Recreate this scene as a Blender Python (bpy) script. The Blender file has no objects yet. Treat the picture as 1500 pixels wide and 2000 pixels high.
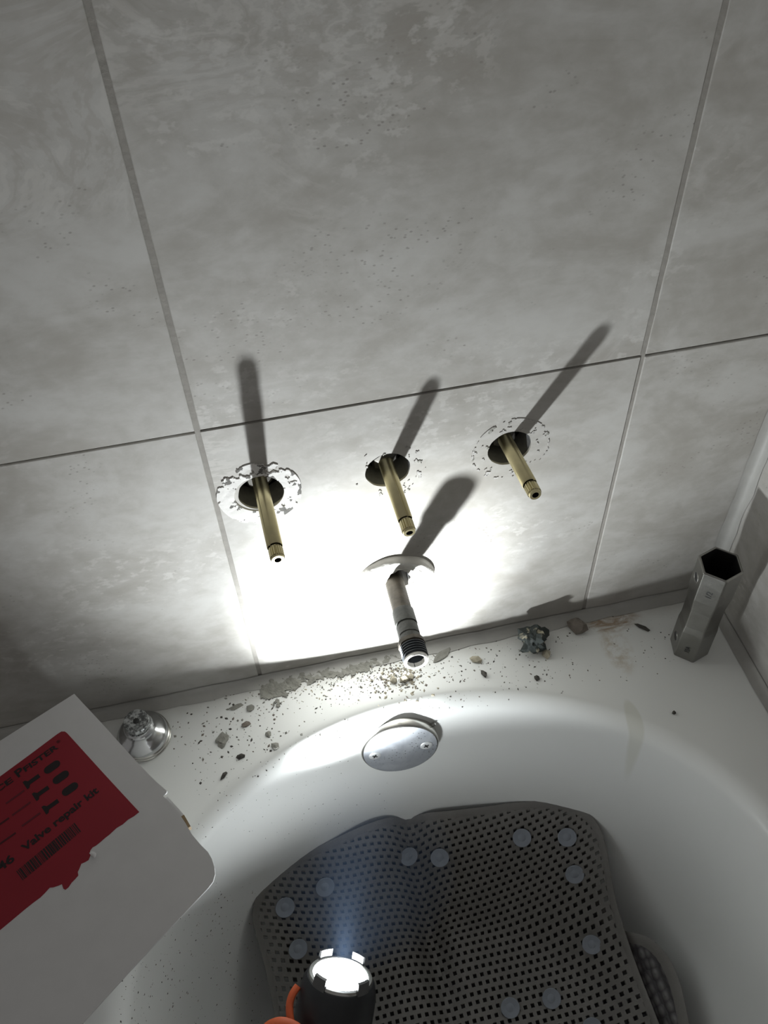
import bpy, bmesh, math, random
from mathutils import Vector, Matrix, noise
from mathutils.bvhtree import BVHTree

S = bpy.context.scene
COL = S.collection
PI = math.pi
rnd = random.Random(7)

# ------------------------------------------------------------------ camera
CAM = Vector((0.0440, -0.4894, 0.4420))
CR = Vector((0.9763, -0.2141, -0.0308)).normalized()
CF = Vector((0.1187, 0.6494, -0.7512)).normalized()
CR = (CR - CF * CR.dot(CF)).normalized()
CU = CR.cross(CF)
FPX = 1750.0
cd = bpy.data.cameras.new('camera')
cd.sensor_fit = 'VERTICAL'
cd.sensor_height = 36.0
cd.lens = FPX / 2000.0 * 36.0
cd.clip_start = 0.01
cam = bpy.data.objects.new('camera', cd)
COL.objects.link(cam)
m = Matrix((CR, CU, -CF)).transposed().to_4x4()
m.translation = CAM
cam.matrix_world = m
S.camera = cam

# ------------------------------------------------------------------ light
WORLD = (0.175, 0.170, 0.165)
CORE_W, SPILL_W = 30.0, 11.3
LIGHT = Vector((0.0267, -0.2688, -0.4100))      # the torch lens
AIM = Vector((0.108, 0.0, -0.255))
SPILL_AIM = Vector((0.200, 0.0, 0.040))
BODY_AIM = Vector((0.165, 0.0, -0.125))
wd = bpy.data.worlds.new('World')
S.world = wd
wd.use_nodes = True
wd.node_tree.nodes['Background'].inputs[0].default_value = (*WORLD, 1)
wd.node_tree.nodes['Background'].inputs[1].default_value = 1.0
S.view_settings.view_transform = 'Standard'
S.view_settings.look = 'None'
S.view_settings.gamma = 1.0
S.view_settings.use_curve_mapping = False
S.view_settings.exposure = 0.0
try:
    S.cycles.use_denoising = True
    S.cycles.max_bounces = 8
    S.cycles.diffuse_bounces = 4
    S.cycles.volume_bounces = 0
except Exception:
    pass

# ------------------------------------------------------------------ dimensions (metres)
TW = 0.3402                  # tile size
ZD = -0.3411                 # tub deck level
XR = 0.4801                  # right wall
HOLES = [Vector((0.0365 + 0.1016 * i, 0, -0.0747)) for i in range(3)]
SPOUT = Vector((0.1400, 0, -0.2228))
EC = Vector((0.14, -0.305, 0))   # centre of the rounded end of the tub basin
EA, EB = 0.30, 0.25

def ray(px, py):
    return (CF + CR * ((px - 750) / FPX) - CU * ((py - 1000) / FPX)).normalized()

def at(px, py, ax, val):
    """point of a plane (axis = value) seen at a photograph pixel"""
    d = ray(px, py)
    return CAM + d * ((val - CAM[ax]) / d[ax])

# ------------------------------------------------------------------ mesh helpers
class MB:
    def __init__(s):
        s.v = []; s.f = []; s.mi = []
    def add(s, vs, fs, mi=0):
        o = len(s.v)
        s.v += [tuple(v) for v in vs]
        s.f += [tuple(i + o for i in f) for f in fs]
        s.mi += [mi] * len(fs)
        return s
    def box(s, lo, hi, mi=0):
        x0, y0, z0 = lo; x1, y1, z1 = hi
        return s.add([(x0,y0,z0),(x1,y0,z0),(x1,y1,z0),(x0,y1,z0),(x0,y0,z1),(x1,y0,z1),(x1,y1,z1),(x0,y1,z1)],
                     [(0,3,2,1),(4,5,6,7),(0,1,5,4),(1,2,6,5),(2,3,7,6),(3,0,4,7)], mi)
    def lathe(s, fr, prof, n=32, mi=0, a0=0.0, a1=2*PI, rad=None, cap0=False, cap1=False):
        """prof: list of (r, h) along the frame's z axis"""
        full = abs(a1 - a0 - 2*PI) < 1e-6
        k = n if full else n + 1
        vs = []
        for (r, h) in prof:
            for i in range(k):
                a = a0 + (a1 - a0) * i / n
                rr = r * (rad(a, h) if rad else 1.0)
                vs.append(fr @ Vector((rr*math.cos(a), rr*math.sin(a), h)))
        fs = []
        for j in range(len(prof) - 1):
            for i in range(n):
                i2 = (i + 1) % k
                fs.append((j*k+i, j*k+i2, (j+1)*k+i2, (j+1)*k+i))
        if cap0: fs.append(tuple(range(k))[::-1])
        if cap1: fs.append(tuple((len(prof)-1)*k + i for i in range(k)))
        return s.add(vs, fs, mi)
    def tube(s, pts, r, n=10, mi=0, flat=1.0, up=None):
        pts = [Vector(p) for p in pts]
        rs = r if isinstance(r, (list, tuple)) else [r]*len(pts)
        vs = []; fs = []
        u = up or Vector((0.3, 0.2, 1))
        for i, p in enumerate(pts):
            t = (pts[min(i+1, len(pts)-1)] - pts[max(i-1, 0)]).normalized()
            a = t.cross(u).normalized(); b = a.cross(t).normalized(); u = b
            for k in range(n):
                w = 2*PI*k/n
                vs.append(p + a*(rs[i]*math.cos(w)) + b*(rs[i]*flat*math.sin(w)))
        for i in range(len(pts)-1):
            for k in range(n):
                k2 = (k+1) % n
                fs.append((i*n+k, i*n+k2, (i+1)*n+k2, (i+1)*n+k))
        fs.append(tuple(range(n))[::-1]); fs.append(tuple((len(pts)-1)*n+k for k in range(n)))
        return s.add(vs, fs, mi)

def frame(o, z, x=(1, 0, 0)):
    z = Vector(z).normalized(); x = Vector(x)
    x = (x - z*x.dot(z)).normalized()
    y = z.cross(x)
    mm = Matrix((x, y, z)).transposed().to_4x4()
    mm.translation = Vector(o)
    return mm

def obj(name, mb, mat, parent=None, smooth=True, bevel=0.0, recalc=True, sharp=35):
    off = Vector(parent_loc(parent))
    me = bpy.data.meshes.new(name)
    me.from_pydata([tuple(Vector(v) - off) for v in mb.v], [], mb.f)
    mats = mat if isinstance(mat, (list, tuple)) else [mat]
    for mm_ in mats: me.materials.append(mm_)
    for p, i in zip(me.polygons, mb.mi): p.material_index = i
    if recalc:
        b = bmesh.new(); b.from_mesh(me)
        bmesh.ops.recalc_face_normals(b, faces=b.faces)
        b.to_mesh(me); b.free()
    if smooth:
        for p in me.polygons: p.use_smooth = True
        if sharp: me.set_sharp_from_angle(angle=math.radians(sharp))
    me.update()
    o = bpy.data.objects.new(name, me)
    COL.objects.link(o)
    if parent: o.parent = parent
    if bevel:
        bm = o.modifiers.new('bevel', 'BEVEL'); bm.width = bevel; bm.segments = 2
        bm.limit_method = 'ANGLE'; bm.angle_limit = math.radians(50)
    return o

def parent_loc(p):
    l = Vector((0, 0, 0))
    while p:
        l = l + p.location; p = p.parent
    return l

def tag(o, label, cat, group=None, kind=None):
    if label: o['label'] = label
    if cat: o['category'] = cat
    if group: o['group'] = group
    if kind: o['kind'] = kind
    return o

def thing(name, label, cat, loc, group=None):
    o = bpy.data.objects.new(name, None)
    o.empty_display_size = 0.02
    COL.objects.link(o)
    o.location = loc
    return tag(o, label, cat, group)

def plate(outline, holes, mapf, t0, t1):
    """flat plate with holes: 2D outline and hole loops -> MB; mapf(u, v, t) -> point"""
    b = bmesh.new()
    loops = []
    for lp in [outline] + holes:
        vs = [b.verts.new((u, v, 0)) for u, v in lp]
        es = [b.edges.new((vs[i], vs[(i+1) % len(vs)])) for i in range(len(vs))]
        loops.append(len(lp))
    bmesh.ops.triangle_fill(b, use_beauty=True, use_dissolve=False, edges=b.edges[:])
    b.verts.index_update()
    co = [(v.co.x, v.co.y) for v in b.verts]
    tri = [tuple(v.index for v in f.verts) for f in b.faces]
    b.free()
    n = len(co)
    mb = MB()
    vs = [mapf(u, v, t0) for u, v in co] + [mapf(u, v, t1) for u, v in co]
    fs = [t for t in tri] + [tuple(i + n for i in t[::-1]) for t in tri]
    s = 0
    for L in loops:
        for i in range(L):
            a, c = s + i, s + (i + 1) % L
            fs.append((a, c, c + n, a + n))
        s += L
    return mb.add(vs, fs)

def circle(cx, cy, r, n=40, jit=0.0, seed=0):
    out = []
    for i in range(n):
        a = 2*PI*i/n
        rr = r * (1 + jit * noise.noise(Vector((math.cos(a)*2 + seed, math.sin(a)*2, seed))))
        out.append((cx + rr*math.cos(a), cy + rr*math.sin(a)))
    return out

# ------------------------------------------------------------------ materials
class NT:
    def __init__(s, name):
        s.m = bpy.data.materials.new(name); s.m.use_nodes = True
        s.t = s.m.node_tree; s.n = s.t.nodes
        s.b = s.n['Principled BSDF']
        s._co = None
    def node(s, typ, ins=None, **kw):
        nd = s.n.new(typ)
        for k, v in kw.items(): setattr(nd, k, v)
        for k, v in (ins or {}).items(): s.put(nd, k, v)
        return nd
    def put(s, nd, k, v):
        i = nd.inputs[k]
        if hasattr(v, 'is_output') or isinstance(v, bpy.types.NodeSocket): s.t.links.new(v, i)
        elif isinstance(v, (tuple, list)) and len(v) == 3 and i.type == 'RGBA': i.default_value = (*v, 1)
        else: i.default_value = v
    @property
    def co(s):
        if s._co is None: s._co = s.node('ShaderNodeTexCoord').outputs['Object']
        return s._co
    def offs(s, amount=7.0, scale=(1, 1, 1)):
        r = s.node('ShaderNodeObjectInfo').outputs['Random']
        w = s.math('MULTIPLY', r, amount)
        c = s.node('ShaderNodeCombineXYZ', {0: w, 1: w, 2: w}).outputs[0]
        a = s.node('ShaderNodeVectorMath', {0: s.co, 1: c}, operation='ADD').outputs[0]
        return s.node('ShaderNodeVectorMath', {0: a, 1: scale}, operation='MULTIPLY').outputs[0]
    def math(s, op, a, b=None, c=None, clamp=False):
        nd = s.node('ShaderNodeMath', operation=op, use_clamp=clamp)
        s.put(nd, 0, a)
        if b is not None: s.put(nd, 1, b)
        if c is not None: s.put(nd, 2, c)
        return nd.outputs[0]
    def noise(s, scale, detail=4, rough=0.55, dist=0.0, vec=None):
        return s.node('ShaderNodeTexNoise', {'Vector': vec or s.co, 'Scale': scale, 'Detail': detail, 'Roughness': rough, 'Distortion': dist}).outputs[0]
    def vor(s, scale, vec=None, rand=1.0):
        return s.node('ShaderNodeTexVoronoi', {'Vector': vec or s.co, 'Scale': scale, 'Randomness': rand}).outputs[0]
    def ss(s, v, a, b):
        return s.node('ShaderNodeMapRange', {0: v, 1: a, 2: b, 3: 0.0, 4: 1.0}, interpolation_type='SMOOTHSTEP').outputs[0]
    def mix(s, f, a, b):
        nd = s.node('ShaderNodeMix', data_type='RGBA')
        s.put(nd, 0, f); s.put(nd, 6, a); s.put(nd, 7, b)
        return nd.outputs[2]
    def bump(s, h, strength=0.3, dist=0.001):
        o = s.node('ShaderNodeBump', {'Strength': strength, 'Distance': dist, 'Height': h}).outputs[0]
        s.put(s.b, 'Normal', o)
    def set(s, **kw):
        names = {'color': 'Base Color', 'rough': 'Roughness', 'metal': 'Metallic', 'coat': 'Coat Weight', 'spec': 'Specular IOR Level',
                 'trans': 'Transmission Weight', 'alpha': 'Alpha', 'emit': 'Emission Color', 'es': 'Emission Strength', 'sss': 'Subsurface Weight', 'coatr': 'Coat Roughness'}
        for k, v in kw.items(): s.put(s.b, names[k], v)
        return s.m

def plain(name, col, rough=0.5, metal=0.0, var=0.12, scale=60, bump=0.0, bscale=300, **kw):
    t = NT(name)
    n = t.noise(scale, 5)
    c = t.mix(n, tuple(x*(1-var) for x in col), tuple(min(1, x*(1+var)) for x in col))
    if bump: t.bump(t.noise(bscale, 3), bump, 0.0006)
    return t.set(color=c, rough=rough, metal=metal, **kw)

def tile_material(name):
    t = NT(name)
    v = t.offs(5.0, (1, 1, 1.45))
    n1 = t.noise(8, 8, 0.6, 0.8, v)
    n2 = t.noise(3.2, 3, 0.5, 0.4, v)
    base = t.mix(t.ss(t.math('ADD', t.math('MULTIPLY', n1, 0.7), t.math('MULTIPLY', t.noise(55, 4, 0.6, 0.3, v), 0.3)), 0.34, 0.66), (0.375, 0.358, 0.328), (0.515, 0.507, 0.485))
    # wandering vein lines of the stone print
    w = t.noise(6.5, 7, 0.58, 1.0, v)
    sn = t.math('SINE', t.math('MULTIPLY', w, 62.0))
    ln = t.math('MULTIPLY', t.ss(sn, 0.35, 1.0), t.ss(n2, 0.52, 0.64))
    base = t.mix(t.math('MULTIPLY', ln, 0.42), base, (0.60, 0.585, 0.555))
    dk = t.math('MULTIPLY', t.ss(sn, -0.4, -1.0), t.ss(n2, 0.52, 0.64))
    base = t.mix(t.math('MULTIPLY', dk, 0.30), base, (0.345, 0.315, 0.28))
    # pale mottling
    n3 = t.noise(6.0, 2, 0.5, 0, v)
    n3 = t.node('ShaderNodeMath', {0: n3, 1: 1.0}, operation='MULTIPLY').outputs[0]
    fl = t.math('MULTIPLY', t.ss(t.noise(95, 3, 0.6, 0, v), 0.53, 0.66), t.ss(n3, 0.50, 0.66))
    base = t.mix(t.math('MULTIPLY', fl, 0.55), base, (0.60, 0.59, 0.565))
    # small pits in streaks
    pit = t.math('MULTIPLY', t.ss(t.vor(190, v), 0.26, 0.10), t.ss(t.noise(7.5, 3, 0.6, 1.0, v), 0.56, 0.64))
    base = t.mix(t.math('MULTIPLY', pit, 0.5), base, (0.20, 0.18, 0.165))
    h = t.math('SUBTRACT', t.math('MULTIPLY', t.noise(70, 5, 0.65, 0, v), 0.5), t.math('MULTIPLY', pit, 0.25))
    t.bump(h, 0.22, 0.0010)
    return t.set(color=base, rough=t.math('MULTIPLY_ADD', n1, 0.15, 0.50), spec=0.28)

M = {}
M['tile'] = tile_material('tile_stone_print')
M['grout'] = plain('grout', (0.31, 0.295, 0.27), 0.85, var=0.25, scale=120, bump=0.5)
M['board'] = plain('backer_board', (0.10, 0.10, 0.10), 0.9, var=0.4, scale=150, bump=0.8)
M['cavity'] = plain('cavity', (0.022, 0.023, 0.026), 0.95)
M['caulk'] = plain('caulk', (0.42, 0.415, 0.395), 0.55, var=0.18, scale=40, bump=0.4, bscale=120)

def tub_material():
    t = NT('tub_enamel')
    sep = t.node('ShaderNodeSeparateXYZ', {0: t.co})
    x, y, z = sep.outputs
    n = t.noise(38, 6, 0.6)
    base = t.mix(t.noise(6, 3), (0.79, 0.805, 0.79), (0.83, 0.845, 0.83))
    # film of dried dirt along the wall, left of the taps
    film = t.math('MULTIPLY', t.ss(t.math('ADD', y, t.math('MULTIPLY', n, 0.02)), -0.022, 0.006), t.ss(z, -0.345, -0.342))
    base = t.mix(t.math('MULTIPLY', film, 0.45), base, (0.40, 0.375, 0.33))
    # rust stain at the back right of the ledge
    rc = at(1195, 1212, 2, ZD)
    dx = t.math('DIVIDE', t.math('SUBTRACT', x, rc.x), 0.034)
    dy = t.math('DIVIDE', t.math('SUBTRACT', y, rc.y), 0.016)
    rr = t.math('ADD', t.math('POWER', t.math('ABSOLUTE', dx), 2.0), t.math('POWER', t.math('ABSOLUTE', dy), 2.0))
    rust = t.math('MULTIPLY', t.ss(rr, 1.1, 0.2), t.ss(t.noise(90, 5, 0.7, 0.6, t.node('ShaderNodeVectorMath', {0: t.co, 1: (0.5, 1.6, 1)}, operation='MULTIPLY').outputs[0]), 0.36, 0.62))
    base = t.mix(t.math('MULTIPLY', rust, 0.85), base, (0.31, 0.205, 0.115))
    rc2 = at(1205, 1265, 2, ZD)
    dx = t.math('DIVIDE', t.math('SUBTRACT', x, rc2.x), 0.016)
    dy = t.math('DIVIDE', t.math('SUBTRACT', y, rc2.y), 0.034)
    rr2 = t.math('ADD', t.math('POWER', t.math('ABSOLUTE', dx), 2.0), t.math('POWER', t.math('ABSOLUTE', dy), 2.0))
    rust2 = t.math('MULTIPLY', t.ss(rr2, 1.2, 0.1), t.ss(t.noise(60, 5, 0.7), 0.40, 0.66))
    base = t.mix(t.math('MULTIPLY', rust2, 0.55), base, (0.46, 0.37, 0.24))
    # faint yellowed drip on the inner slope
    rc3 = at(1240, 1405, 2, ZD)
    dx = t.math('DIVIDE', t.math('SUBTRACT', x, rc3.x), 0.008)
    dy = t.math('DIVIDE', t.math('SUBTRACT', y, rc3.y), 0.024)
    rr3 = t.math('ADD', t.math('POWER', t.math('ABSOLUTE', dx), 2.0), t.math('POWER', t.math('ABSOLUTE', dy), 2.0))
    base = t.mix(t.math('MULTIPLY', t.ss(rr3, 1.0, 0.5), 0.35), base, (0.56, 0.56, 0.44))
    t.bump(t.noise(9, 2), 0.012, 0.002)
    return t.set(color=base, rough=0.27, spec=0.4)
M['tub'] = tub_material()
M['brass'] = plain('brass', (0.62, 0.55, 0.33), 0.34, 0.92, var=0.16, scale=90, bump=0.08, bscale=500)
M['brass_dull'] = plain('brass_dull', (0.11, 0.105, 0.095), 0.45, 0.6, var=0.3)
M['pipe'] = plain('pipe_tarnished', (0.075, 0.063, 0.047), 0.62, 0.25, var=0.65, scale=140, bump=0.7, bscale=260)
M['pipe_grey'] = plain('pipe_solder_grey', (0.066, 0.067, 0.061), 0.6, 0.3, var=0.5, scale=160, bump=0.7, bscale=300)
M['thread'] = plain('thread_dark', (0.06, 0.066, 0.075), 0.5, 0.5, var=0.5, scale=200)
M['plaster'] = plain('plaster_white', (0.60, 0.585, 0.55), 0.9, var=0.18, scale=140, bump=1.0, bscale=220)
M['crust'] = plain('mortar_grey', (0.27, 0.268, 0.24), 0.9, var=0.55, scale=150, bump=1.0, bscale=260)
M['ring_white'] = plain('plaster_ring_white', (0.80, 0.79, 0.77), 0.9, var=0.10, scale=140, bump=0.8, bscale=220)
M['ring_pale'] = plain('plaster_ring_pale', (0.46, 0.45, 0.43), 0.9, var=0.15, scale=140, bump=0.8, bscale=220)
M['crust_dark'] = plain('residue_dark', (0.16, 0.155, 0.145), 0.9, var=0.4, scale=200, bump=1.0)
M['chip_dark'] = plain('chip_dark', (0.065, 0.06, 0.052), 0.8, var=0.4)
M['chip_tan'] = plain('chip_tan', (0.42, 0.385, 0.30), 0.85, var=0.3, scale=200, bump=0.8)
M['chip_brown'] = plain('chip_brown', (0.20, 0.175, 0.15), 0.85, var=0.4, scale=160, bump=0.8)
def chunk_mat():
    t = NT('mortar_chunk_mottled')
    n = t.noise(60, 5, 0.6, 0.5)
    c = t.mix(t.ss(n, 0.50, 0.58), (0.030, 0.038, 0.036), (0.42, 0.39, 0.29))
    t.bump(t.noise(200, 4), 0.8, 0.001)
    return t.set(color=c, rough=0.7)
M['chunk'] = chunk_mat()
M['chrome'] = plain('chrome_worn', (0.60, 0.61, 0.62), 0.16, 1.0, var=0.08, scale=120, bump=0.06)
M['chrome_edge'] = plain('brushed_nickel', (0.56, 0.55, 0.52), 0.26, 1.0, var=0.08)
def scale_mat():
    t = NT('chrome_limescale')
    n = t.noise(260, 5, 0.7)
    k = t.ss(n, 0.42, 0.60)
    t.bump(n, 0.7, 0.0008)
    return t.set(color=t.mix(k, (0.15, 0.155, 0.155), (0.60, 0.62, 0.62)), rough=0.32, metal=0.85)
M['limescale'] = scale_mat()
def plate_mat():
    t = NT('overflow_chrome_scratched')
    sc = t.noise(55, 5, 0.65, 1.2)
    sp = t.ss(t.vor(300), 0.26, 0.12)
    c = t.mix(sc, (0.44, 0.48, 0.55), (0.80, 0.83, 0.87))
    c = t.mix(t.math('MULTIPLY', t.math('MULTIPLY', sp, t.ss(t.noise(40, 2), 0.42, 0.6)), 0.85), c, (0.13, 0.14, 0.16))
    t.bump(t.noise(300, 4), 0.10, 0.0005)
    return t.set(color=c, rough=t.math('MULTIPLY_ADD', sc, 0.25, 0.30), metal=0.75)
M['plate'] = plate_mat()
M['screw'] = plain('screw_limed', (0.70, 0.72, 0.73), 0.4, 0.5, var=0.25, scale=400)
def steel_mat():
    t = NT('zinc_plated_steel')
    n = t.noise(38, 6, 0.65, 0.3)
    c = t.mix(n, (0.20, 0.195, 0.18), (0.36, 0.355, 0.335))
    t.bump(t.noise(420, 4), 0.25, 0.0005)
    return t.set(color=c, rough=t.math('MULTIPLY_ADD', n, 0.16, 0.24), metal=1.0)
M['steel'] = steel_mat()
M['steel_in'] = plain('steel_inside', (0.075, 0.075, 0.075), 0.5, 0.9)
M['ink'] = plain('ink_black', (0.018, 0.012, 0.014), 0.6)
M['ink_faint'] = plain('ink_faint', (0.135, 0.012, 0.022), 0.6)
M['ink_mid'] = plain('ink_mid', (0.075, 0.008, 0.014), 0.6)
M['card'] = plain('white_card', (0.72, 0.72, 0.725), 0.75, var=0.06, scale=50, bump=0.08, bscale=160)
M['kraft'] = plain('kraft_core', (0.33, 0.24, 0.14), 0.9, var=0.25, scale=200)
M['red'] = plain('red_sticker', (0.30, 0.014, 0.028), 0.42, var=0.14, scale=18, bump=0.08, bscale=90)
M['rubber'] = plain('black_rubber', (0.013, 0.014, 0.017), 0.48, var=0.3)
M['orange'] = plain('orange_rubber', (0.62, 0.115, 0.035), 0.55, var=0.12)
M['ring'] = plain('bezel_steel', (0.52, 0.52, 0.50), 0.25, 1.0)
M['tooth'] = plain('bezel_grey', (0.10, 0.10, 0.10), 0.45, 0.3)
tl = NT('torch_lens_lit')
M['lens'] = tl.set(color=(0.9, 0.9, 0.9), emit=(0.94, 0.985, 1.0), es=50.0)
def mat_mat(name, k=1.0):
    t = NT(name)
    n = t.noise(35, 5, 0.6)
    c = t.mix(n, (0.135*k, 0.130*k, 0.121*k), (0.215*k, 0.207*k, 0.194*k))
    t.bump(t.noise(500, 3), 0.35, 0.0006)
    return t.set(color=c, rough=0.55, spec=0.5)
M['mat'] = mat_mat('bath_mat_rubber')
def under_mat():
    t = NT('bath_mat_weave')
    v = t.vor(150, t.node('ShaderNodeVectorMath', {0: t.co, 1: (1, .6, .6)}, operation='MULTIPLY').outputs[0], 0.25)
    c = t.mix(t.ss(v, 0.2, 0.6), (0.15, 0.145, 0.145), (0.06, 0.057, 0.06))
    t.bump(t.math('SUBTRACT', 1.0, v), 0.9, 0.003)
    return t.set(color=c, rough=0.5)
M['mat_under'] = under_mat()
def cup_mat():
    t = NT('clear_suction_cup')
    return t.set(color=(0.33, 0.365, 0.42), rough=0.28, trans=0.25, spec=0.45)
M['cup'] = cup_mat()

# ------------------------------------------------------------------ walls
JV, JH = 0.0038, 0.0019
wall = MB()
XL, ZT = -0.3402 * 4, 0.3402 * 2
hl = [circle(h.x, h.z, 0.0188, 36, 0.05, i + 1) for i, h in enumerate(HOLES)]
spl = circle(SPOUT.x, SPOUT.z + 0.001, 0.0165, 30, 0.30, 9)
wall = plate([(XL, ZD - 0.35), (XR + 0.02, ZD - 0.35), (XR + 0.02, ZT), (XL, ZT)], hl + [spl],
             lambda u, v, t: (u, t, v), 0.0022, 0.024)
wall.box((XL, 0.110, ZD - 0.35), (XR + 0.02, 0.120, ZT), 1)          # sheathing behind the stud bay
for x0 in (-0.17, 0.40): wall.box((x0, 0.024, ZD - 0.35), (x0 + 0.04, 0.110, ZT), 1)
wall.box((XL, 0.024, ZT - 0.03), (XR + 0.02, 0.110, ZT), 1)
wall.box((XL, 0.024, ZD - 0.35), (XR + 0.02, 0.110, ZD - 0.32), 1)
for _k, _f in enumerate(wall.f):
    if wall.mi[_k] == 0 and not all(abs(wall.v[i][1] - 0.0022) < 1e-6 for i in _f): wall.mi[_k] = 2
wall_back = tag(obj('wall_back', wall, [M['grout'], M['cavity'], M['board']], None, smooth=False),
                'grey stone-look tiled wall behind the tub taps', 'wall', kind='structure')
tileh = [circle(h.x, h.z, 0.0185, 44, 0.035, i + 1) for i, h in enumerate(HOLES)] + [circle(SPOUT.x, SPOUT.z + 0.001, 0.0160, 30, 0.30, 9)]
for ci in range(-4, 2):
    for ri in range(-1, 2):
        x0, x1 = ci*TW + JV/2, (ci+1)*TW - JV/2
        z0, z1 = ri*TW + JH/2, (ri+1)*TW - JH/2
        x1 = min(x1, XR)
        if ri == -1: z0 = ZD - 0.004
        hs = tileh if (ci == 0 and ri == -1) else []
        yo = rnd.uniform(-0.0004, 0.0004)
        mb = plate([(x0, z0), (x1, z0), (x1, z1), (x0, z1)], hs, lambda u, v, t: (u, t, v), yo, 0.0080)
        if not hs:
            mb = MB().box((x0, yo, z0), (x1, 0.0022, z1))
        else:
            mb = plate([(x0, z0), (x1, z0), (x1, z1), (x0, z1)], hs, lambda u, v, t: (u, t, v), yo, 0.0021)
        obj('tile', mb, M['tile'], wall_back, smooth=False, bevel=0.0007)
# vertical joints are filled almost flush, the level joint is hollow
for k, x in enumerate((-3*TW, -2*TW, -TW, 0.0, TW)):
    mb = MB(); vs = []; fs = []
    N = 70
    for i in range(N + 1):
        z = ZD + (ZT - ZD) * i / N
        y = 0.0008 + 0.0006 * noise.noise(Vector((k*9.0, z*40, 0)))
        sp = 0.0 if abs(z) > 0.004 else 0.0008
        w = JV/2 + 0.0003
        vs += [(x - w, y + sp, z), (x + w, y + sp + 0.0003*noise.noise(Vector((k, z*60, 5))), z), (x + w, 0.003, z), (x - w, 0.003, z)]
    for i in range(N):
        a = i*4; b = a + 4
        fs += [(a, a+1, b+1, b), (a+1, a+2, b+2, b+1), (a+3, a, b, b+3)]
    obj('grout_line', mb.add(vs, fs), M['grout'], wall_back, smooth=False)

YB = -1.52
fl = MB().box((XL, YB, ZD - 0.44), (XR + 0.02, 0.03, ZD - 0.42))
tag(obj('floor', fl, M['grout'], None, smooth=False), 'dim bathroom floor beside the tub', 'floor', kind='structure')
wr = MB().box((XR + 0.0022, YB, ZD - 0.35), (XR + 0.02, 0.03, ZT))
wall_right = tag(obj('wall_right', wr, M['grout'], None, smooth=False), 'tiled side wall at the right of the tub', 'wall', kind='structure')
for ci in range(-4, 0):
    for ri in range(-1, 2):
        y0, y1 = ci*TW + JV/2, (ci+1)*TW - JV/2
        z0, z1 = ri*TW + JH/2, (ri+1)*TW - JH/2
        if ri == -1: z0 = ZD - 0.004
        obj('tile', MB().box((XR, y0, z0), (XR + 0.0022, y1, z1)), M['tile'], wall_right, smooth=False, bevel=0.0007)

# caulk: upright corner, foot of the back wall, foot of the right wall
def bead(name, p0, p1, a, b, wa, wb, seed, label, n=90, amp=0.25):
    """fillet strip from p0 to p1 between two walls; a, b: outward directions along each wall"""
    mb = MB(); vs = []; fs = []
    p0, p1, a, b = Vector(p0), Vector(p1), Vector(a), Vector(b)
    K = 6
    for i in range(n + 1):
        t = i / n
        p = p0.lerp(p1, t)
        q = t * (p1 - p0).length * 28
        ua = wa * (1 + amp*noise.noise(Vector((q, seed, 0))) + 0.4*amp*noise.noise(Vector((q*4, seed, 7))))
        ub = wb * (1 + amp*noise.noise(Vector((q, seed, 3))) + 0.4*amp*noise.noise(Vector((q*4, seed, 9))))
        for k in range(K + 1):
            s = k / K
            # concave profile from wall a to wall b, thin at its edges
            va = ua * (1 - s)**2.2; vb = ub * s**2.2
            vs.append(p + a*(va + 0.0007) + b*(vb + 0.0007))
    for i in range(n):
        for k in range(K):
            c = i*(K+1) + k
            fs.append((c, c+1, c+K+2, c+K+1))
    o = obj(name, mb.add(vs, fs), M['caulk'], None, recalc=False, sharp=0)
    return tag(o, label, 'caulk', kind='structure')
bead('trim_1', (XR, 0, ZD), (XR, 0, ZT), (-1, 0, 0), (0, -1, 0), 0.0100, 0.0100, 1.0, 'upright caulk seam in the tiled corner', amp=0.3)
bead('trim_2', (XL, 0, ZD), (XR, 0, ZD), (0, 0, 1), (0, -1, 0), 0.006, 0.012, 2.0, 'caulk line where the back wall meets the tub', n=160, amp=0.3)
bead('trim_3', (XR, 0, ZD), (XR, -1.4, ZD), (0, 0, 1), (-1, 0, 0), 0.006, 0.010, 4.0, 'caulk line where the right wall meets the tub', n=120, amp=0.25)

# ------------------------------------------------------------------ bathtub
def tub_ring(o, n=64):
    """stadium loop, inset by o: rounded head end, straight sides, rounded foot"""
    a, b = EA - o, EB - o
    pts = []
    for i in range(n + 1):
        w = PI * i / n
        pts.append((EC.x - a*math.cos(w), EC.y + b*math.sin(w)))
    yb = -1.20
    for y in (-0.45, -0.6, -0.75, -0.9, -1.05): pts.append((EC.x + a, y))
    for i in range(n//2 + 1):
        w = PI * i / (n//2)
        pts.append((EC.x + a*math.cos(w), yb - b*math.sin(w)))
    for y in (-1.05, -0.9, -0.75, -0.6, -0.45): pts.append((EC.x - a, y))
    return pts
R0 = 0.020
prof = [(-0.016, 0.0), (-0.008, 0.0)]
for i in range(0, 9):
    w = (PI/2 - 0.10) * i / 8
    prof.append((R0*math.sin(w), -R0*(1 - math.cos(w))))
prof += [(0.0215, -0.036), (0.025, -0.07), (0.030, -0.11), (0.036, -0.16), (0.044, -0.21), (0.056, -0.26), (0.072, -0.295),
         (0.095, -0.320), (0.125, -0.335), (0.160, -0.341), (0.20, -0.343)]
prof = [(o - 0.004, d) for o, d in prof]
mb = MB()
rings = [tub_ring(o) for o, d in prof]
n = len(rings[0])
vs = []
for (o, d), rg in zip(prof, rings):
    vs += [(x, y, ZD + d) for x, y in rg]
fs = []
for j in range(len(rings) - 1):
    for i in range(n):
        i2 = (i + 1) % n
        fs.append((j*n+i, j*n+i2, (j+1)*n+i2, (j+1)*n+i))
mb.add(vs, fs)
mb.f.append(tuple((len(rings)-1)*n + i for i in range(n))); mb.mi.append(0)
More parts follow.
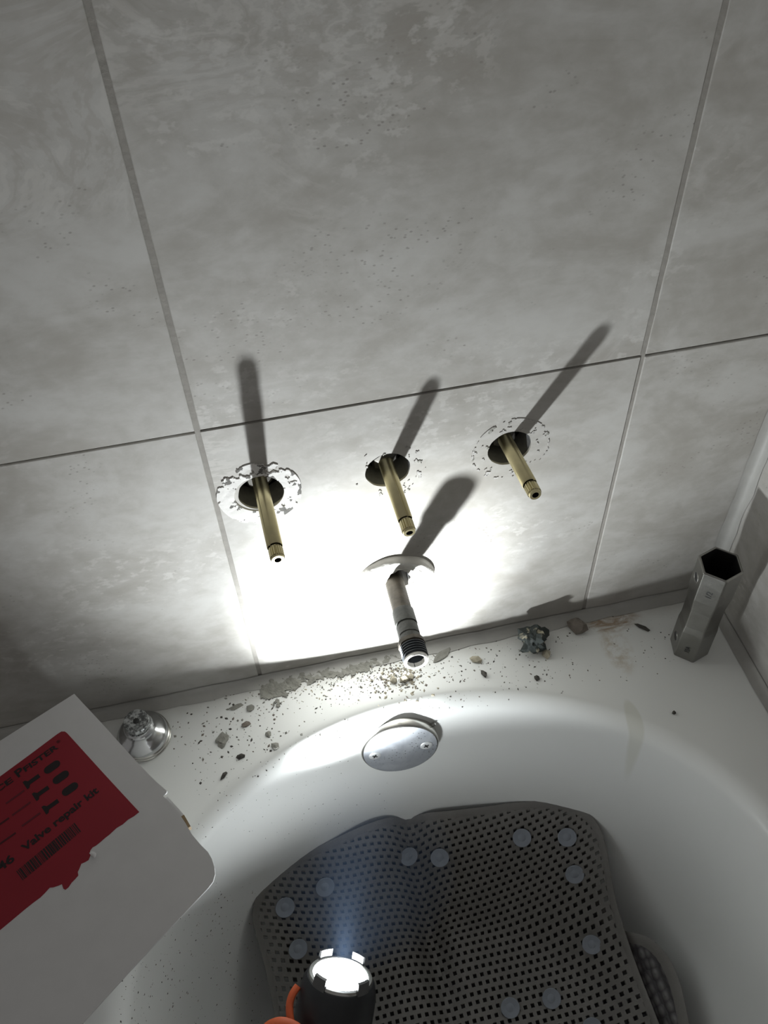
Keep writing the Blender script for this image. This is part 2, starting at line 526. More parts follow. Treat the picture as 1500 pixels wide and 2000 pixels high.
# flat ledge between the basin and the outer edge, apron and outer sides
TX0, TX1, TY0, TY1 = -0.275, XR - 0.0005, -1.50, -0.0005
dk = plate([(TX0 + 0.012, TY0), (TX1, TY0), (TX1, TY1), (TX0 + 0.012, TY1)], [rings[0]], lambda u, v, t: (u, v, t), ZD, ZD - 0.001)
nb = len(dk.v)//2
dk_f = [f for f in dk.f if all(i < nb for i in f)]
mb.add(dk.v[:nb], dk_f)
ap = [(TX0 + 0.012, 0.0)] + [(TX0 + 0.012 - 0.012*math.sin(w), -0.012*(1 - math.cos(w))) for w in (0.3, 0.6, 0.9, 1.2, PI/2)] + [(TX0, -0.05), (TX0 + 0.012, -0.055), (TX0 + 0.012, -0.42)]
vs = [(x, y, ZD + d) for x, d in ap for y in (TY1, TY0)]
mb.add(vs, [(2*i, 2*i+1, 2*i+3, 2*i+2) for i in range(len(ap) - 1)])
b = bmesh.new()
me = bpy.data.meshes.new('t'); me.from_pydata(mb.v, [], mb.f); b.from_mesh(me); bpy.data.meshes.remove(me)
bmesh.ops.remove_doubles(b, verts=b.verts, dist=0.00005)
b.verts.index_update()
mb2 = MB(); mb2.add([v.co.copy() for v in b.verts], [tuple(v.index for v in f.verts) for f in b.faces]); b.free()
tub = obj('bathtub', mb2, M['tub'], None, sharp=60)
tag(tub, 'white enamelled bathtub with a rounded basin end', 'bathtub')
BV = BVHTree.FromPolygons([Vector(v) for v in mb2.v], mb2.f)

def on_tub(px, py):
    d = ray(px, py)
    h = BV.ray_cast(CAM, d)
    if h[0] is None: return None
    nn = h[1] if h[1].dot(d) < 0 else -h[1]
    return h[0], nn

# ------------------------------------------------------------------ taps: three stems in their holes
def rod_profile(fr, length, r, mb, notch=0.35):
    def rad(a, h):
        d = abs((a - notch + PI) % (2*PI) - PI)
        return 1.0 - 0.20*max(0.0, 1 - d/0.16)
    mb.lathe(fr, [(r*0.96, 0), (r, 0.001), (r, length - 0.0006), (r*0.93, length)], 56, rad=rad, cap0=True)
STEM_LABEL = ['leftmost brass valve stem, out of the hole ringed with flaky white plaster',
              'middle brass valve stem, straight above the spout pipe',
              'rightmost brass valve stem, out of the hole nearest the wrench']
TIPS = [((543, 1094), -0.0722), ((800, 1041), -0.0590), ((1046, 967), -0.0600)]
BASES = [(507, 938), (753, 903), (985, 856)]
for i in range(3):
    (tx, ty), yd = TIPS[i]
    tip = at(tx, ty, 1, yd)
    bs = at(*BASES[i], 1, 0.012)
    ax = (tip - bs).normalized()
    base = bs + ax * (-0.050)
    L = (tip - base).length
    root = thing('valve_stem', STEM_LABEL[i], 'valve stem', base, 'brass valve stems')
    fr = frame(base, ax, (1, 0, 0))
    ang = [2.3, 1.15, 0.95][i]
    mb = MB(); rod_profile(fr, L - 0.0125, 0.0060, mb, ang)
    obj('shaft', mb, M['brass'], root)
    # neck groove, splined end with its screw hole
    tipm = MB()
    z0 = L - 0.0125
    tipm.lathe(fr, [(0.0044, z0), (0.0044, z0 + 0.0014), (0.0050, z0 + 0.0016)], 40)
    ns = 18
    spl_r = lambda a, h: 1.0 + 0.07*(1 if (a*ns/(2*PI)) % 1.0 < 0.5 else -1)
    tipm.lathe(fr, [(0.0050, z0 + 0.0016), (0.0052, z0 + 0.0022), (0.0052, z0 + 0.0105)], ns*4, rad=spl_r)
    tipm.lathe(fr, [(0.0050, z0 + 0.0105), (0.0046, z0 + 0.0125), (0.0027, z0 + 0.0125)], 40)
    sp = obj('splined_tip', tipm, M['brass'], root)
    sh = MB().lathe(fr, [(0.0027, z0 + 0.0125), (0.0025, z0 + 0.0060), (0.0, z0 + 0.0055)], 24)
    obj('screw_hole', sh, M['steel_in'], sp)
    # bonnet inside the wall
    nut = MB()
    fb = frame(base, ax, (0.8, 0, 0.6))
    nut.lathe(fb, [(0.0062, 0.050), (0.0105, 0.049), (0.0125, 0.046), (0.0125, 0.030)], 6)
    obj('bonnet_nut', nut, M['brass_dull'], root, smooth=False)
    bd = MB().lathe(fb, [(0.0128, 0.033), (0.0155, 0.031), (0.0155, 0.004), (0.0, 0.0)], 32)
    obj('valve_body', bd, M['brass_dull'], root)

# flaky plaster rings left where the escutcheons sat
def flake_ring(c, r0, r1, thr, seed, h, nr=22, na=150, sc=120, keep=None):
    mb = MB(); vs = {}; V = []; F = []; MI = []
    def gv(i, j):
        j %= na
        if (i, j) not in vs:
            a = 2*PI*j/na
            wob = 1 + 0.05*noise.noise(Vector((math.cos(a)*1.5 + seed, math.sin(a)*1.5, 1)))
            r = r0 + (r1*wob - r0)*i/nr
            hh = h*(0.45 + 0.8*max(0, noise.noise(Vector((c.x + r*math.cos(a), c.z + r*math.sin(a), seed))*90)))
            vs[(i, j)] = len(V); V.append((c.x + r*math.cos(a), -0.0005 - hh, c.z + r*math.sin(a)))
        return vs[(i, j)]
    for i in range(nr):
        for j in range(na):
            a = 2*PI*(j+.5)/na; r = r0 + (r1-r0)*(i+.5)/nr
            p = Vector((c.x + r*math.cos(a), seed*0.37, c.z + r*math.sin(a)))
            nv = noise.fractal(p*sc, 0.9, 2.0, 4)
            if nv > thr(a, (r-r0)/(r1-r0)):
                MI.append(1 if noise.fractal(p*sc*0.8 + Vector((9, 4, 2)), 0.9, 2.0, 4) > 0.30 else 0)
                F.append((gv(i,j), gv(i+1,j), gv(i+1,j+1), gv(i,j+1)))
    n0 = len(V)
    # give the flakes an underside so that they are solid
    cnt = {}
    for f in F:
        for k in range(4):
            e = tuple(sorted((f[k], f[(k+1)%4]))); cnt[e] = cnt.get(e, 0) + 1
    V += [(x, 0.0003, z) for x, y, z in V]
    F2 = [tuple(i + n0 for i in f[::-1]) for f in F]
    for f in F:
        for k in range(4):
            a_, b_ = f[k], f[(k+1)%4]
            if cnt[tuple(sorted((a_, b_)))] == 1: F2.append((b_, a_, a_+n0, b_+n0))
    mb.add(V, F + F2)
    for k, q in enumerate(MI): mb.mi[k] = q
    return mb
rg = flake_ring(HOLES[0] + Vector((-0.002, 0, 0)), 0.0195, 0.0335, lambda a, t: -0.55 + 0.45*max(0, math.sin(a - 0.1)) + 2.2*max(0, t - 0.78) - 0.2*max(0, -math.cos(a)), 3.1, 0.0010, nr=34, na=240, sc=130)
tag(obj('plaster_ring', rg, [M['ring_white'], M['crust_dark']], None, smooth=False), 'flaky white plaster ring round the leftmost tap hole', 'plaster', 'plaster left on the tiles')
rg = flake_ring(HOLES[2] + Vector((0.001, 0, -0.001)), 0.0196, 0.0335, lambda a, t: 0.46 - 0.36*max(0, 1 - abs(t - 0.93)/0.09), 8.4, 0.0004, sc=190)
tag(obj('plaster_ring', rg, [M['ring_pale'], M['crust']], None, smooth=False), 'faint broken plaster ring round the rightmost tap hole', 'plaster', 'plaster left on the tiles')
rg = flake_ring(HOLES[1] + Vector((0.002, 0, -0.002)), 0.0200, 0.0300, lambda a, t: 0.55 - 0.18*math.cos(a + 0.5), 5.7, 0.0004, sc=210)
tag(obj('plaster_ring', rg, [M['ring_pale'], M['crust']], None, smooth=False), 'sparse plaster specks round the middle tap hole', 'plaster', 'plaster left on the tiles')

# ------------------------------------------------------------------ spout pipe with its mortar collar
stip = at(813, 1291, 1, -0.0935)
sbase = at(768, 1128, 1, 0.004)
sax = (stip - sbase).normalized()
sorg = sbase - sax*0.055
SL = (stip - sorg).length
root = thing('spout_pipe', 'tarnished threaded spout pipe sticking out of the wall below the stems', 'pipe', sorg)
fr = frame(sorg, sax, (1, 0, 0))
wob = lambda a, h: 1 + 0.025*noise.noise(Vector((math.cos(a)*2, math.sin(a)*2, h*160)))
mb = MB().lathe(fr, [(0.0, 0.0), (0.0088, 0.0), (0.0088, 0.074), (0.0087, SL - 0.055)], 36, rad=wob)
obj('pipe', mb, M['pipe'], root)
z = SL - 0.056
mb = MB().lathe(fr, [(0.0088, z), (0.0098, z + 0.001), (0.0100, z + 0.0165), (0.0090, z + 0.0172), (0.0090, z + 0.0180), (0.0097, z + 0.0187), (0.0097, z + 0.0285), (0.0091, z + 0.0292), (0.0091, z + 0.0300), (0.0098, z + 0.0306), (0.0099, z + 0.0355)], 40, rad=wob)
obj('coupling', mb, M['pipe_grey'], root)
z = SL - 0.0210
mb = MB().lathe(fr, [(0.0098, z), (0.0116, z + 0.0006), (0.0118, z + 0.0046), (0.0106, z + 0.0054)], 40,
                rad=lambda a, h: 1 + 0.06*noise.noise(Vector((math.cos(a)*3, math.sin(a)*3, h*220))))
obj('fitting_collar', mb, M['pipe'], root)
th = []
z = SL - 0.0158
for k in range(5):
    th += [(0.0098, z + k*0.0026), (0.0100, z + k*0.0026 + 0.0004), (0.0114, z + k*0.0026 + 0.0011), (0.0114, z + k*0.0026 + 0.0017)]
th += [(0.0102, SL - 0.0026), (0.0104, SL - 0.0006), (0.0102, SL), (0.0080, SL), (0.0078, SL - 0.012), (0.0, SL - 0.013)]
mb = MB().lathe(fr, th, 44)
ft = obj('threaded_end', mb, M['thread'], root, sharp=25)
lm = MB().lathe(fr, [(0.0106, SL - 0.0016), (0.0108, SL + 0.0002), (0.0094, SL + 0.0010), (0.0079, SL + 0.0002), (0.0078, SL - 0.004)], 40, rad=lambda a, h: 1 + 0.035*noise.noise(Vector((math.cos(a)*3, math.sin(a)*3, 4))))
obj('lit_rim_paint', lm, M['plaster'], ft)  # plaster white paints the light caught on the open pipe end

def collar():
    mb = MB(); V = []; F = []
    rs = [(0.0375, 0.0), (0.0362, -0.0042), (0.0340, -0.0062), (0.0310, -0.0050), (0.0270, -0.0036), (0.0220, -0.0030), (0.0180, -0.0034), (0.0155, -0.0024), (0.0142, 0.004), (0.0138, 0.018)]
    na = 96
    for k, (r, y) in enumerate(rs):
        for j in range(na):
            a = 2*PI*j/na
            u = math.sin(a)
            side = 0.52 + 0.48*max(-1, min(1, u*1.4 + 0.35))          # proud above, feathered out below
            nz = noise.noise(Vector((math.cos(a)*2.4, math.sin(a)*2.4, r*90)))
            rr = r*(1 + 0.05*noise.noise(Vector((math.cos(a)*1.7, math.sin(a)*1.7, 11))))
            if r < 0.019:
                op = 1 + 0.22*math.cos(a - 0.55) + 0.16*noise.noise(Vector((math.cos(a)*3, math.sin(a)*3, 2)))
                rr = max(0.0095, rr*op*0.93)
                ox, oz = 0.0055, 0.0025
            else: ox = oz = 0.0
            yy = y*(side if y < 0 else 1) + (0.0007*nz if k else 0)
            V.append((SPOUT.x + 0.000 + ox + rr*math.cos(a), yy - 0.0002, SPOUT.z + 0.000 + oz + rr*math.sin(a)))
    for k in range(len(rs) - 1):
        for j in range(na):
            j2 = (j+1) % na
            F.append((k*na+j, k*na+j2, (k+1)*na+j2, (k+1)*na+j))
    return mb.add(V, F)
tag(obj('mortar_collar', collar(), M['plaster'], None, sharp=50), 'rough white mortar collar round the spout pipe hole', 'mortar')

# ------------------------------------------------------------------ overflow cover in the basin end
oc_d = ray(779, 1449)
hit = BV.ray_cast(CAM, oc_d)[0]
nrm = Vector((-0.05, -0.985, 0.12)).normalized()
root = thing('overflow_cover', 'round chrome overflow cover with two screws in the tub wall', 'overflow cover', hit)
oc = Vector((hit.x, hit.y, hit.z))
# seat it on the wall: slide along the surface normal
fr = frame(oc, nrm, (1, 0, 0))
r = 0.0395
mb = MB().lathe(fr, [(r*0.96, -0.006), (r, -0.002), (r, 0.0075), (r - 0.0008, 0.0088), (r - 0.002, 0.0094)], 72)
obj('rim', mb, M['chrome_edge'], root)
mb = MB().lathe(fr, [(r - 0.002, 0.0094), (r*0.7, 0.0102), (r*0.35, 0.0106), (0.0, 0.0107)], 72)
fp = obj('faceplate', mb, M['plate'], root)
for sx in (-1, 1):
    c = fr @ Vector((sx*0.0262, -0.0015 if sx < 0 else 0.001, 0.0100))
    f2 = frame(c, nrm, (math.cos(0.5*sx), 0, math.sin(0.5*sx)))
    sc = MB().lathe(f2, [(0.0062, -0.0006), (0.0062, 0.0004), (0.0056, 0.0008), (0.0030, 0.0010), (0.0, 0.0010)], 28)
    s_ = obj('screw', sc, M['screw'], root)
    cr = MB()
    for (w, h) in ((0.0028, 0.0008), (0.0008, 0.0028)):
        cr.add([f2 @ Vector((x, y, zz)) for zz in (0.0006, 0.00112) for x, y in ((-w, -h), (w, -h), (w, h), (-w, h))],
               [(0,3,2,1),(4,5,6,7),(0,1,5,4),(1,2,6,5),(2,3,7,6),(3,0,4,7)])
    obj('cross_slot', cr, M['steel_in'], s_)
tab = MB()
f3 = fr @ Matrix.Translation((r*0.84, r*0.52, 0.0))
tab.box((-0.0035, -0.0012, 0.0), (0.0050, 0.0012, 0.0032))
tab.v = [tuple(f3 @ (Matrix.Rotation(0.55, 4, 'Z') @ Vector(v))) for v in tab.v]
obj('edge_tab', tab, M['chrome_edge'], root)

# ------------------------------------------------------------------ hexagonal box wrench
wb = at(1345, 1263, 2, ZD)
WH = 0.137
root = thing('box_wrench', 'hexagonal steel tube wrench standing upright on the tub corner', 'wrench', wb)
HA = 0.0212
tilt = 0.30
lean = Vector((-0.012, 0.0, 1)).normalized()
fr = frame(wb, lean, (math.cos(tilt), math.sin(tilt), 0))
def hexring(rr, h, rd=0.0):
    return [fr @ Vector((rr*math.cos(PI/3*k), rr*math.sin(PI/3*k), h)) for k in range(6)]
mb = MB()
secs = [(0.0190, 0.0), (0.0196, 0.0012), (0.0196, 0.043), (0.0186, 0.052), (0.0186, 0.078), (0.0205, 0.096), (0.0208, WH - 0.0012), (0.0203, WH)]
inn = [(0.0180, WH), (0.0178, WH - 0.03), (0.0165, WH - 0.045), (0.0160, 0.05), (0.0170, 0.03), (0.0170, 0.0)]
V = []
for rr, h in secs + inn: V += hexring(rr, h)
ns_ = len(secs); F = []
for j in range(len(secs) + len(inn) - 1):
    for k in range(6): F.append((j*6+k, j*6+(k+1)%6, (j+1)*6+(k+1)%6, (j+1)*6+k))
mb.add(V, F, 0)
for j in range(len(mb.f)):
    if j//6 >= ns_: mb.mi[j] = 1
obj('hex_tube', mb, [M['steel'], M['steel_in']], root, smooth=False, bevel=0.0011)
# cross holes for the turning bar, on the flat turned left
fa = None
faces = []
for k in range(6):
    a = PI/3*k + PI/6
    nn = (fr.to_3x3() @ Vector((math.cos(a), math.sin(a), 0))).normalized()
    faces.append((nn, a))
leftf = min(faces, key=lambda f: f[0].dot(CR))
frontf = min(faces, key=lambda f: f[0].dot(CF) + 0.25*f[0].dot(CR))
for h, rr in ((0.0205, 0.0196), (WH - 0.019, 0.0207)):
    ap_ = rr*math.cos(PI/6)
    c = wb + lean*h + leftf[0]*(ap_ + 0.0002)
    f2 = frame(c, leftf[0], lean)
    mm_ = MB().lathe(f2, [(0.0056, -0.0002), (0.0050, 0.0003), (0.0044, -0.0001)], 24)
    bh = obj('bar_hole', mm_, M['steel'], root)
    mm_ = MB().lathe(f2, [(0.0045, 0.00012), (0.0, 0.00012)], 24)
    obj('bore', mm_, M['steel_in'], bh)

def text_mesh(body, size=1.0, weight=0.0, shear=0.0):
    cu = bpy.data.curves.new('txt', 'FONT'); cu.body = body; cu.size = size; cu.offset = weight; cu.shear = shear
    cu.resolution_u = 3
    o = bpy.data.objects.new('txt', cu); COL.objects.link(o)
    dg = bpy.context.evaluated_depsgraph_get()
    me = bpy.data.meshes.new_from_object(o.evaluated_get(dg))
    v = [(p.co.x, p.co.y) for p in me.vertices]; f = [tuple(p.vertices) for p in me.polygons]
    bpy.data.objects.remove(o); bpy.data.curves.remove(cu); bpy.data.meshes.remove(me)
    return v, f
def put_text(name, body, mat, parent, o, xd, yd, nd, width, height=None, weight=0.0, lift=0.0002):
    v, f = text_mesh(body, 1.0, weight)
    x0 = min(p[0] for p in v); x1 = max(p[0] for p in v)
    k = width / (x1 - x0); ky = (height if height else k)
    mb = MB()
    mb.add([o + xd*((p[0]-x0)*k) + yd*(p[1]*ky) + nd*lift for p in v], f)
    return obj(name, mb, mat, parent, smooth=False, recalc=False)
for body, h0, rr, w in (('1/2', WH - 0.030, 0.0207, 0.0085), ('10A', 0.014, 0.0196, 0.0095)):
    apx = rr*math.cos(PI/6)
    nn = frontf[0]
    side = lean.cross(nn).normalized()
    o = wb + lean*h0 + nn*apx - side*(-0.003)
    put_text('stamped_mark', body, M['steel_in'], root, o, lean, -side, nn, w, 0.0075, 0.01, 0.00025)

# ------------------------------------------------------------------ chrome handle sleeve on the ledge
kb = at(283, 1441, 2, ZD)
root = thing('tap_sleeve', 'bell-shaped chrome tap sleeve with a crusted top beside the cardboard box', 'tap sleeve', kb)
fr = frame(kb, (0.0, -0.03, 1), (1, 0, 0))
mb = MB().lathe(fr, [(0.0, 0.0002), (0.0240, 0.0), (0.0252, 0.0010), (0.0254, 0.0030), (0.0246, 0.0038), (0.0252, 0.0046), (0.0250, 0.0068), (0.0240, 0.0078)], 64)
obj('base_ring', mb, M['chrome_edge'], root)
mb = MB().lathe(fr, [(0.0240, 0.0078), (0.0236, 0.0098), (0.0222, 0.0124), (0.0196, 0.0150), (0.0168, 0.0168), (0.0146, 0.0182), (0.0134, 0.0200), (0.0130, 0.0222)], 64)
obj('bell', mb, M['chrome'], root)
mb = MB().lathe(fr, [(0.0130, 0.0222), (0.0140, 0.0228), (0.0143, 0.0240), (0.0136, 0.0252), (0.0120, 0.0258), (0.0115, 0.0275)], 64)
nk = obj('neck', mb, M['chrome'], root)
mb = MB().lathe(fr, [(0.0115, 0.0275), (0.0120, 0.0280), (0.0120, 0.0292)], 144, rad=lambda a, h: 1 + 0.02*(1 if (a*36/PI) % 2 < 1 else -1))
obj('knurl', mb, M['limescale'], nk, sharp=0)
mb = MB().lathe(fr, [(0.0118, 0.0292), (0.0121, 0.0300), (0.0121, 0.0350), (0.0114, 0.0360), (0.0060, 0.0358), (0.0028, 0.0356), (0.0024, 0.0300), (0.0, 0.030)], 48,
                rad=lambda a, h: 1 + 0.02*noise.noise(Vector((math.cos(a)*4, math.sin(a)*4, h*300))))
obj('crusted_cap', mb, M['limescale'], root)
mb = MB().lathe(fr, [(0.0026, 0.0362), (0.0020, 0.0364), (0.0, 0.0363)], 18)
obj('screw_bore', mb, M['steel_in'], root)

# ------------------------------------------------------------------ valve repair kit box
ZB = -0.200
P2 = lambda px, py: at(px, py, 2, ZB)
A = P2(145, 1355); Bp = P2(0, 1447); C = P2(318, 1553)
wdir = (Bp - A).normalized()
root = thing('cardboard_box', 'white cardboard box with a torn red valve kit sticker on the tub edge', 'box', Vector((-0.19, -0.15, ZD)))
Vz = Vector((0, 0, 1))
lean_b = Vector((0.010, 0.006, 0))
top = [A, C, C + wdir*0.140, A + wdir*0.140]
cen = sum(top, Vector()) / 4
tp = [p.lerp(cen, 0.02) for p in top]
bt = [Vector((p.x, p.y, ZD + 0.0005)) + lean_b for p in tp]
mb = MB().add([p - Vz*0.0016 for p in tp] + bt, [(0,1,2,3), (4,7,6,5), (0,4,5,1), (1,5,6,2), (2,6,7,3), (3,7,4,0)])
obj('carton', mb, M['card'], root, smooth=False, bevel=0.0008)
lid_px = [(145, 1355), (200, 1414), (268, 1489), (306, 1528), (322, 1541), (326, 1545), (325, 1549), (318, 1554), (335, 1572), (352, 1592), (362, 1607), (375, 1630), (392, 1650),
          (406, 1664), (414, 1678), (419, 1694), (420, 1708), (416, 1722), (406, 1735), (330, 1815), (245, 1906), (160, 2000)]
lid = [P2(*p) for p in lid_px]
ex = lid[-1] + (lid[-1] - lid[-2]).normalized()*0.05
lid += [ex, ex + Vector((-0.055, 0.045, 0)), C + wdir*0.140, A + wdir*0.142]
mb = plate([(p.x, p.y) for p in lid], [], lambda u, v, t: (u, v, t), ZB, ZB - 0.0015)
lidf = obj('lid_flap', mb, M['card'], root, smooth=False)
# side tuck strip seen under the lid edge, raw brown board showing
e0, e1, e2 = P2(321, 1557), P2(353, 1592), P2(366, 1615)
mb = MB()
for (a_, b_, mi) in ((e0, e1, 0), (e1, e2, 1)):
    d = (b_ - a_).normalized(); s_ = Vector((-d.y, d.x, 0))
    if s_.dot(Vector((1, 1, 0))) < 0: s_ = -s_
    w = 0.0022
    q = [a_ - s_*0.004, b_ - s_*0.004, b_ + s_*w, a_ + s_*w]
    mb.add([p - Vz*0.0022 for p in q] + [p - Vz*(0.0040 if mi == 0 else 0.007) for p in q], [(0,1,2,3), (4,7,6,5), (0,4,5,1), (1,5,6,2), (2,6,7,3), (3,7,4,0)], mi)
obj('tuck_flap', mb, [M['card'], M['kraft']], root, smooth=False)
st_px = [(0, 1517), (60, 1473), (112, 1434), (120, 1429), (127, 1429), (132, 1433), (200, 1508), (272, 1586), (262, 1594), (250, 1601), (240, 1610), (228, 1617), (214, 1630), (205, 1637), (196, 1645), (187, 1652), (181, 1655), (176, 1662), (177, 1670), (173, 1680),
         (166, 1684), (159, 1687), (155, 1697), (152, 1703), (153, 1710), (147, 1717), (140, 1724), (134, 1733), (128, 1738), (124, 1736), (121, 1727), (114, 1730), (105, 1733), (97, 1734), (88, 1744), (79, 1753), (64, 1764), (49, 1776), (24, 1797), (0, 1817), (-45, 1852), (-75, 1573)]
stk = [P2(*p) for p in st_px]
mb = plate([(p.x, p.y) for p in stk], [], lambda u, v, t: (u, v, t), ZB + 0.00025, ZB + 0.00002)
stick = obj('sticker', mb, M['red'], root, smooth=False)
def on_lid(name, body, p0, p1, hpx, mat=None, weight=0.028):
    a_, b_ = P2(*p0), P2(*p1)
    xd = (b_ - a_); w = xd.length; xd.normalize(); yd = Vector((-xd.y, xd.x, 0))
    return put_text(name, body, mat or M['ink'], stick, a_ + Vz*0.00025, xd, yd, Vz, w, hpx, weight, 0.0002)
K = 0.00039      # metres per photograph pixel on the lid
on_lid('lettering', 'Valve repair kit', (48, 1664), (194, 1546), 21*K)
on_lid('lettering', '846', (-14, 1714), (30, 1680), 23*K)
on_lid('lettering', 'P', (36, 1519), (49, 1509), 25*K)
on_lid('lettering', 'FISTER', (50, 1508), (115, 1461), 17*K)
on_lid('lettering', 'P', (-48, 1581), (-35, 1571), 25*K)
on_lid('lettering', 'RICE', (-34, 1570), (27, 1526), 17*K)
on_lid('lettering', '®', (113, 1453), (119, 1448), 9*K, weight=0.004)
def strip(px0, px1, wpx, mat, name, cap=False, lift=0.0003, headw=None):
    a_, b_ = P2(*px0), P2(*px1)
    d = (b_ - a_); L = d.length; d.normalize(); s_ = Vector((-d.y, d.x, 0)); w = wpx*K/2
    pts = []
    if cap:
        for k in range(9): pts.append(a_ + d*w - d*(w*math.sin(PI*k/8)) + s_*(w*math.cos(PI*k/8)))
        for k in range(9): pts.append(b_ - d*w + d*(w*math.sin(PI*k/8)) - s_*(w*math.cos(PI*k/8)))
    elif headw:
        h = headw*K/2
        pts = [a_ + s_*h, a_ + d*0.0018 + s_*h, a_ + d*0.0034 + s_*w, b_ + s_*w, b_ - s_*w, a_ + d*0.0034 - s_*w, a_ + d*0.0018 - s_*h, a_ - s_*h]
    else:
        pts = [a_ + s_*w, b_ + s_*w, b_ - s_*w, a_ - s_*w]
    mb = MB().add([p + Vz*(0.00025 + lift*0.5) for p in pts], [tuple(range(len(pts)))[::-1]])
    return obj(name, mb, mat, stick, smooth=False)
for (x, y) in ((63, 1525), (81, 1548), (100, 1574)): strip((x - 14, y + 10), (x + 14, y - 10), 9, M['ink'], 'printed_bolt', headw=20)
for (x, y) in ((102, 1498), (119, 1518), (137, 1541)): strip((x - 15, y + 11), (x + 15, y - 10), 17, M['ink'], 'printed_seat', cap=True)
for (x, y) in ((30, 1557), (42, 1580), (61, 1601)): strip((x - 18, y + 13), (x + 18, y - 13), 4, M['ink_faint'], 'printed_stem')
for (x, y) in ((0, 1611), (13, 1640)): strip((x - 22, y + 15), (x + 18, y - 13), 4, M['ink_mid'], 'printed_stem')
bars = MB()
q00, q10, q01, q11 = P2(32, 1702), P2(147, 1606), P2(45, 1720), P2(160, 1623)
u = 0.0
rb = random.Random(3)
while u < 1.0:
    w = rb.choice((0.007, 0.012, 0.018, 0.026)); g = rb.choice((0.006, 0.009, 0.014))
    if u + w > 1: break
    pp = [q00.lerp(q10, u), q00.lerp(q10, u + w), q01.lerp(q11, u + w), q01.lerp(q11, u)]
    bars.add([p + Vz*0.0004 for p in pp], [(3, 2, 1, 0)])
    u += w + g
obj('barcode', bars, M['ink'], stick, smooth=False)
# curled white shred at the torn edge
c0 = P2(177, 1664)
mb = MB()
pts = []
for k in range(9):
    w = 2.6*k/8
    pts.append(c0 + Vector((0.0005, -0.0005, 0.0))*k*0.8 + Vector((0.002*math.sin(w)*0.7, -0.0012*k*0.35, 0.0022*(1 - math.cos(w)))))
mb.tube(pts, [0.0013, 0.0016, 0.0017, 0.0017, 0.0016, 0.0014, 0.0011, 0.0008, 0.0004], 8, flat=0.25)
obj('torn_shred', mb, M['card'], stick)

# ------------------------------------------------------------------ folded bath mat, suckers up
def rho(x, y):
    v = max(0.0, (y - EC.y)/EB)
    return math.sqrt(((x - EC.x)/EA)**2 + v*v)
def mat_z(x, y):
    r = rho(x, y)
    z = -0.517 - 0.36*(0.865 - r)
    fl = -0.655                                       # levels out on the tub floor
    k = 0.02
    z = 0.5*(z + fl + math.sqrt((z - fl)**2 + k*k))
    x0 = 0.128 + (y + 0.13)*(-0.02)
    f = max(0.15, min(1.0, (y + 0.33)/0.16))
    d = (x - x0)/0.017
    z -= 0.022*f*math.exp(-d*d)
    z += 0.013*f*math.exp(-((x - x0 + 0.045)/0.032)**2)
    z += 0.004*math.sin(x*26 + 1.0)*math.cos(y*17)
    return z
def on_mat(px, py, dz=0.0):
    d = ray(px, py)
    t = 0.80
    while t < 1.6:
        p = CAM + d*t
        if p.z < mat_z(p.x, p.y) + dz: break
        t += 0.0015
    return p
main_px = [(488, 1785), (491, 1765), (500, 1745), (514, 1724), (535, 1704), (572, 1678), (610, 1656), (660, 1633), (740, 1603), (790, 1592), (850, 1586), (920, 1578), (1000, 1567), (1050, 1563), (1085, 1562),
           (1112, 1566), (1138, 1577), (1158, 1592), (1173, 1613), (1181, 1636), (1187, 1670), (1194, 1712), (1205, 1765), (1222, 1822), (1250, 1900), (1283, 1985), (1310, 2060), (1330, 2130),
           (1240, 2190), (1000, 2230), (760, 2250), (600, 2240), (565, 2150), (545, 2050), (535, 1980), (524, 1920), (512, 1868), (497, 1820)]
mp = [on_mat(*p) for p in main_px]
poly = [(p.x, p.y) for p in mp]
def densify(pl, step):
    out = []
    for i in range(len(pl)):
        a_ = Vector(pl[i]); b_ = Vector(pl[(i+1) % len(pl)])
        nseg = max(1, int((b_ - a_).length/step))
        for k in range(nseg): out.append(a_.lerp(b_, k/nseg))
    return out
def smooth_poly(pl, it=2):
    for _ in range(it):
        n_ = len(pl)
        pl = [pl[i]*0.5 + pl[i-1]*0.25 + pl[(i+1) % n_]*0.25 for i in range(n_)]
    return pl
def inside(x, y, pl):
    c = False; j = len(pl) - 1
    for i in range(len(pl)):
        xi, yi = pl[i]; xj, yj = pl[j]
        if (yi > y) != (yj > y) and x < (xj - xi)*(y - yi)/(yj - yi) + xi: c = not c
        j = i
    return c
def inset(pl, d):
    n_ = len(pl); out = []
    ar = sum(pl[i].x*pl[(i+1)%n_].y - pl[(i+1)%n_].x*pl[i].y for i in range(n_))
    sg = 1 if ar > 0 else -1
    for i in range(n_):
        t = (pl[(i+1)%n_] - pl[i-1]).normalized()
        out.append(pl[i] + Vector((-t.y, t.x))*d*sg)
    return out
loop = smooth_poly(densify(poly, 0.006), 3)
